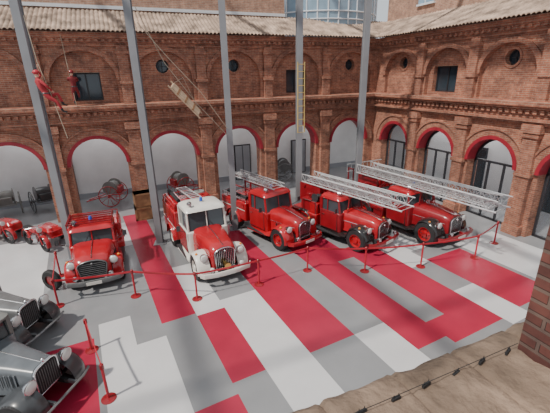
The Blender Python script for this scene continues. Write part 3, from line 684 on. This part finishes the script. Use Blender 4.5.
# ------------------------------------------------------------------ hanging things
def vine(name,pts,r,label,mat_='rope',cat='rope'):
    b=B(); b.tube(pts,r,6); return b.obj(name,[mat_],label=label,cat=cat)
vine('rope',[(1.08,15.3,8.9),(2.0,15.3,7.75),(3.2,15.35,6.4),(4.2,15.4,4.9)],.014,'tan rope slung diagonally between two steel columns')
vine('rope',[(1.08,15.3,9.4),(1.9,15.5,7.55),(3.0,15.55,6.0),(4.2,15.45,4.6)],.014,'second tan rope supporting the hanging stretcher')
vine('rope',[(-2.4,15.4,9.0),(-2.3,15.3,7.6),(-2.05,15.1,6.4),(-1.85,15.1,5.0)],.014,'climbing rope hanging beside steel column')
vine('rope',[(-1.9,20.15,8.9),(-1.85,20.1,7.2),(-1.8,20.1,5.6)],.014,'climbing rope hanging down the brick wall')
E=empty('stretcher',(2.52,15.2,6.15),0,'light wooden rescue stretcher hanging tilted from ropes','stretcher')
dv=Vector((1.0,0,-1.15)).normalized(); sd=Vector((.35,1,.35)); sd=(sd-dv*sd.dot(dv)).normalized(); nn=dv.cross(sd)
b=B()
for s in(-.27,.27): b.cyl(sd*s-dv*.85,sd*s+dv*.85,.03,n=6)
b.cyl(sd*-.27-dv*.72,sd*.27-dv*.72,.02,n=6); b.cyl(sd*-.27+dv*.72,sd*.27+dv*.72,.02,n=6); b.obj('frame',['wood'],parent=E)
b=B()
c0=[dv*a+sd*c+nn*.02 for a,c in((-.72,-.27),(.72,-.27),(.72,.27),(-.72,.27))]; b.loft([c0,[p+nn*.04 for p in c0]])
b.obj('board',['wood'],parent=E)
for a in(-.4,.0,.4):
    b=B(); c=dv*a+nn*.07; b.loft([[c+sd*s-dv*.04+nn*h for s,h in((-.29,-.05),(.29,-.05),(.29,0),(-.29,0))],[c+sd*s+dv*.04+nn*h for s,h in((-.29,-.05),(.29,-.05),(.29,0),(-.29,0))]]); b.obj('strap',['crate'],parent=E)
b=B()
for a in(-.72,.72): b.cyl(dv*a+sd*.27,Vector((.0,.1,.85)),.009,n=5)
b.obj('sling',['rope'],parent=E)
ladder(None,(0,-.02,0),(0,0,3.1),.34,'yellow',truss=False,rr=.026,label='yellow hook ladder hanging against the steel column',loc=(7.8,15.5,4.45),cat='ladder')
# ------------------------------------------------------------------ mannequins
def person(loc,rz,J,label,suit='suit',helm='redtrim'):
    me=bpy.data.meshes.new('person_skel'); V=[];Eg=[];Rd=[]
    idx={}
    def add(n,p,r,par=None):
        idx[n]=len(V); V.append(p); Rd.append(r)
        if par is not None: Eg.append((idx[par],idx[n]))
    Jv={k:Vector(v) for k,v in J.items()}
    add('pelvis',Jv['pelvis'],.14); add('waist',Jv['pelvis'].lerp(Jv['chest'],.45),.115,'pelvis'); add('chest',Jv['chest'],.145,'waist')
    add('neck',Jv['neck'],.06,'chest'); add('jaw',Jv['neck'].lerp(Jv['head'],.55),.075,'neck'); add('head',Jv['head'],.098,'jaw'); add('crown',Jv['head']+(Jv['head']-Jv['neck']).normalized()*.09,.07,'head')
    for s in('l','r'):
        add('sh'+s,Jv['sh'+s],.07,'chest'); add('el'+s,Jv['el'+s],.045,'sh'+s); add('wr'+s,Jv['wr'+s],.03,'el'+s)
        d=(Jv['wr'+s]-Jv['el'+s]).normalized(); sd=d.orthogonal().normalized(); up=d.cross(sd)
        add('pa'+s,Jv['wr'+s]+d*.06,.034,'wr'+s)
        for i,(o,ln) in enumerate(((-.03,.065),(-.01,.078),(.01,.072),(.03,.055))):
            add('f%d'%i+s,Jv['wr'+s]+d*(.09+ln*.3)+sd*o,.010,'pa'+s); add('g%d'%i+s,Jv['wr'+s]+d*(.09+ln*.75)+sd*o+up*.03,.008,'f%d'%i+s)
        add('t'+s,Jv['wr'+s]+d*.06-sd*.05,.011,'pa'+s); add('u'+s,Jv['wr'+s]+d*.09-sd*.06+up*.02,.009,'t'+s)
        add('hip'+s,Jv['hip'+s],.095,'pelvis'); add('kn'+s,Jv['kn'+s],.06,'hip'+s); add('calf'+s,Jv['kn'+s].lerp(Jv['an'+s],.35),.058,'kn'+s); add('an'+s,Jv['an'+s],.042,'calf'+s); add('toe'+s,Jv['toe'+s],.035,'an'+s)
    me.from_pydata(V,Eg,[]); o=bpy.data.objects.new('tmp',me); COL.objects.link(o)
    o.modifiers.new('s','SKIN'); sv=me.skin_vertices[0].data
    for i,r in enumerate(Rd): sv[i].radius=(r,r)
    sv[0].use_root=True
    ss=o.modifiers.new('ss','SUBSURF'); ss.levels=2; ss.render_levels=2
    dg=bpy.context.evaluated_depsgraph_get(); m2=bpy.data.meshes.new_from_object(o.evaluated_get(dg)); bpy.data.objects.remove(o)
    m2.materials.clear()
    for k in(suit,'skin','black'): m2.materials.append(M[k])
    for p in m2.polygons:
        c=p.center; p.use_smooth=True; p.material_index=0
        if (c-Jv['head']).length<(c-Jv['chest']).length*.55: p.material_index=1
        for s in'lr':
            if (c-Jv['wr'+s]).length<.13 and (c-Jv['el'+s]).length>(Jv['wr'+s]-Jv['el'+s]).length: p.material_index=1
            if (c-Jv['an'+s]).length<.13 or (c-Jv['toe'+s]).length<.08: p.material_index=2
    P=bpy.data.objects.new('person',m2); COL.objects.link(P); P.location=loc; P.rotation_euler[2]=rz; P['label']=label; P['category']='person'
    hd=Jv['head']; fw=Vector(J['face']).normalized(); ax=(Jv['head']-Jv['neck']).normalized(); sd=ax.cross(fw).normalized()
    b=B(); b.ball(hd+ax*.05,.125,0,14,(1,1,.85)); b.cyl(hd+ax*.03,hd+ax*.045,.15,n=16); b.obj('helmet',[helm],parent=P)
    b=B(); b.cyl(hd+fw*.09+ax*.02,hd+fw*.125-ax*.02,.012,.02,n=8); b.obj('nose',['skin'],parent=P)
    for s in(-1,1):
        b=B(); b.ball(hd+fw*.092+sd*s*.033+ax*.015,.012,0,8); b.obj('eye',['black'],parent=P)
        b=B(); b.ball(hd+sd*s*.098,.025,0,8,(1,.6,1)); b.obj('ear',['skin'],parent=P)
    b=B(); b.ball(hd+fw*.092-ax*.045,.02,0,8,(1,1,.4)); b.obj('mouth',['dred'],parent=P)
    b=B(); c=Jv['pelvis'].lerp(Jv['chest'],.2); b.tube([c+Vector((.145*cos(2*pi*i/16),.145*sin(2*pi*i/16),0)) for i in range(16)],.025,6,0,closed=True); b.obj('belt',['dgrey'],parent=P)
    return P
p=person((-2.2,15.15,6.5),0,dict(pelvis=(0,0,0),chest=(-.16,-.05,.42),neck=(-.2,-.05,.62),head=(-.2,-.03,.8),face=(.6,.8,.2),
 shl=(-.28,.12,.54),ell=(-.12,.28,.75),wrl=(-.12,.2,1.0),shr=(-.1,-.2,.54),elr=(.1,-.28,.34),wrr=(.2,-.1,.18),
 hipl=(.02,.1,-.05),knl=(.35,.15,.05),anl=(.48,.2,-.38),toel=(.62,.2,-.42),hipr=(.02,-.1,-.05),knr=(.3,-.12,-.25),anr=(.45,-.1,-.62),toer=(.6,-.1,-.66)),
 'person in red rescue suit and helmet abseiling beside column'); p.scale=(.88,.88,.88)
p=person((-1.75,20.1,6.62),0,dict(pelvis=(0,0,0),chest=(0,-.1,.42),neck=(0,-.12,.62),head=(0,-.12,.79),face=(0,1,.2),
 shl=(-.19,-.1,.54),ell=(-.26,.08,.4),wrl=(-.08,.12,.55),shr=(.19,-.1,.54),elr=(.24,.08,.4),wrr=(.04,.1,.3),
 hipl=(-.1,0,-.05),knl=(-.12,.12,-.42),anl=(-.12,.02,-.8),toel=(-.12,.16,-.8),hipr=(.1,0,-.05),knr=(.14,.2,-.3),anr=(.14,.1,-.62),toer=(.14,.24,-.6)),
 'person in dark red suit climbing on a rope by window','dsuit','dred'); p.scale=(.85,.85,.85)

# ------------------------------------------------------------------ barriers
posts=[(-2.76,12.1),(-.39,11.66),(1.5,10.62),(3.7,10.6),(5.72,10.75),(7.65,9.80),(9.79,9.2),(12.24,8.85),(14.13,9.46)]
posts2=[(-1.65,9.39),(-1.2,7.45),(-2.95,14.3)]
proto=None
for x,y in posts+posts2:
    if proto is None:
        E=empty('barrier_post',(x,y,0),0,'red barrier post on round base with belt head','barrier post','red barrier posts')
        b=B(); b.lathe([(.01,0),(.17,0),(.17,.015),(.06,.035),(.04,.04)],(0,0,0),'z',20); b.obj('base',['dred'],parent=E)
        b=B(); b.cyl((0,0,.03),(0,0,.9),.032,n=12); b.obj('pole',['redtrim'],parent=E)
        b=B(); b.lathe([(.03,.88),(.048,.89),(.048,1.0),(.03,1.02),(.005,1.025)],(0,0,0),'z',14); b.obj('belt_head',['dred'],parent=E)
        proto=E
    else: clone_tree(proto,(x,y,0))
def belt(a,c,sag=.03):
    b=B(); a=Vector((*a,.95));c=Vector((*c,.95)); n=8; rings=[]
    dd=(c-a).normalized(); pr=Vector((-dd.y,dd.x,0))*.01; a=a+dd*.05; c=c-dd*.05
    for i in range(n+1):
        t=i/n; p=a.lerp(c,t)-Vector((0,0,sag*4*t*(1-t))); rings.append([p+pr+Vector((0,0,.03)),p+pr-Vector((0,0,.03)),p-pr-Vector((0,0,.03)),p-pr+Vector((0,0,.03))])
    b.loft(rings); b.obj('barrier_belt',['redtrim'],label='red belt stretched between two barrier posts',cat='barrier belt',group='red barrier belts')
for a,c in zip(posts,posts[1:]): belt(a,c)
belt(posts2[0],posts2[1]); belt(posts[0],posts2[2])

# ------------------------------------------------------------------ lights & world
w=bpy.data.worlds.new('sky'); bpy.context.scene.world=w; w.use_nodes=True
bg=w.node_tree.nodes['Background']; bg.inputs[0].default_value=(.88,.94,1,1); bg.inputs[1].default_value=.85
ld=bpy.data.lights.new('sun','SUN'); ld.energy=4.5; ld.angle=math.radians(2.2); ld.color=(1,.93,.84)
lo=bpy.data.objects.new('sun',ld); COL.objects.link(lo); lo.rotation_euler=Vector((.7,.2,-1)).to_track_quat('-Z','Y').to_euler()
for i,c in enumerate(ctrB):
    ld=bpy.data.lights.new('arcade_fill','AREA'); ld.energy=38; ld.size=1.8; lo=bpy.data.objects.new('arcade_fill',ld); COL.objects.link(lo); lo.location=(c,23.2,4.85)  # added fill under the ceiling to brighten the back arcade, not actual fittings
for i,c in enumerate(ctrR):
    ld=bpy.data.lights.new('arcade_fill','AREA'); ld.energy=80; ld.size=1.5; lo=bpy.data.objects.new('arcade_fill',ld); COL.objects.link(lo); lo.location=(18.8,-c,4.85)  # same added fill for the right arcade, no fixture modelled
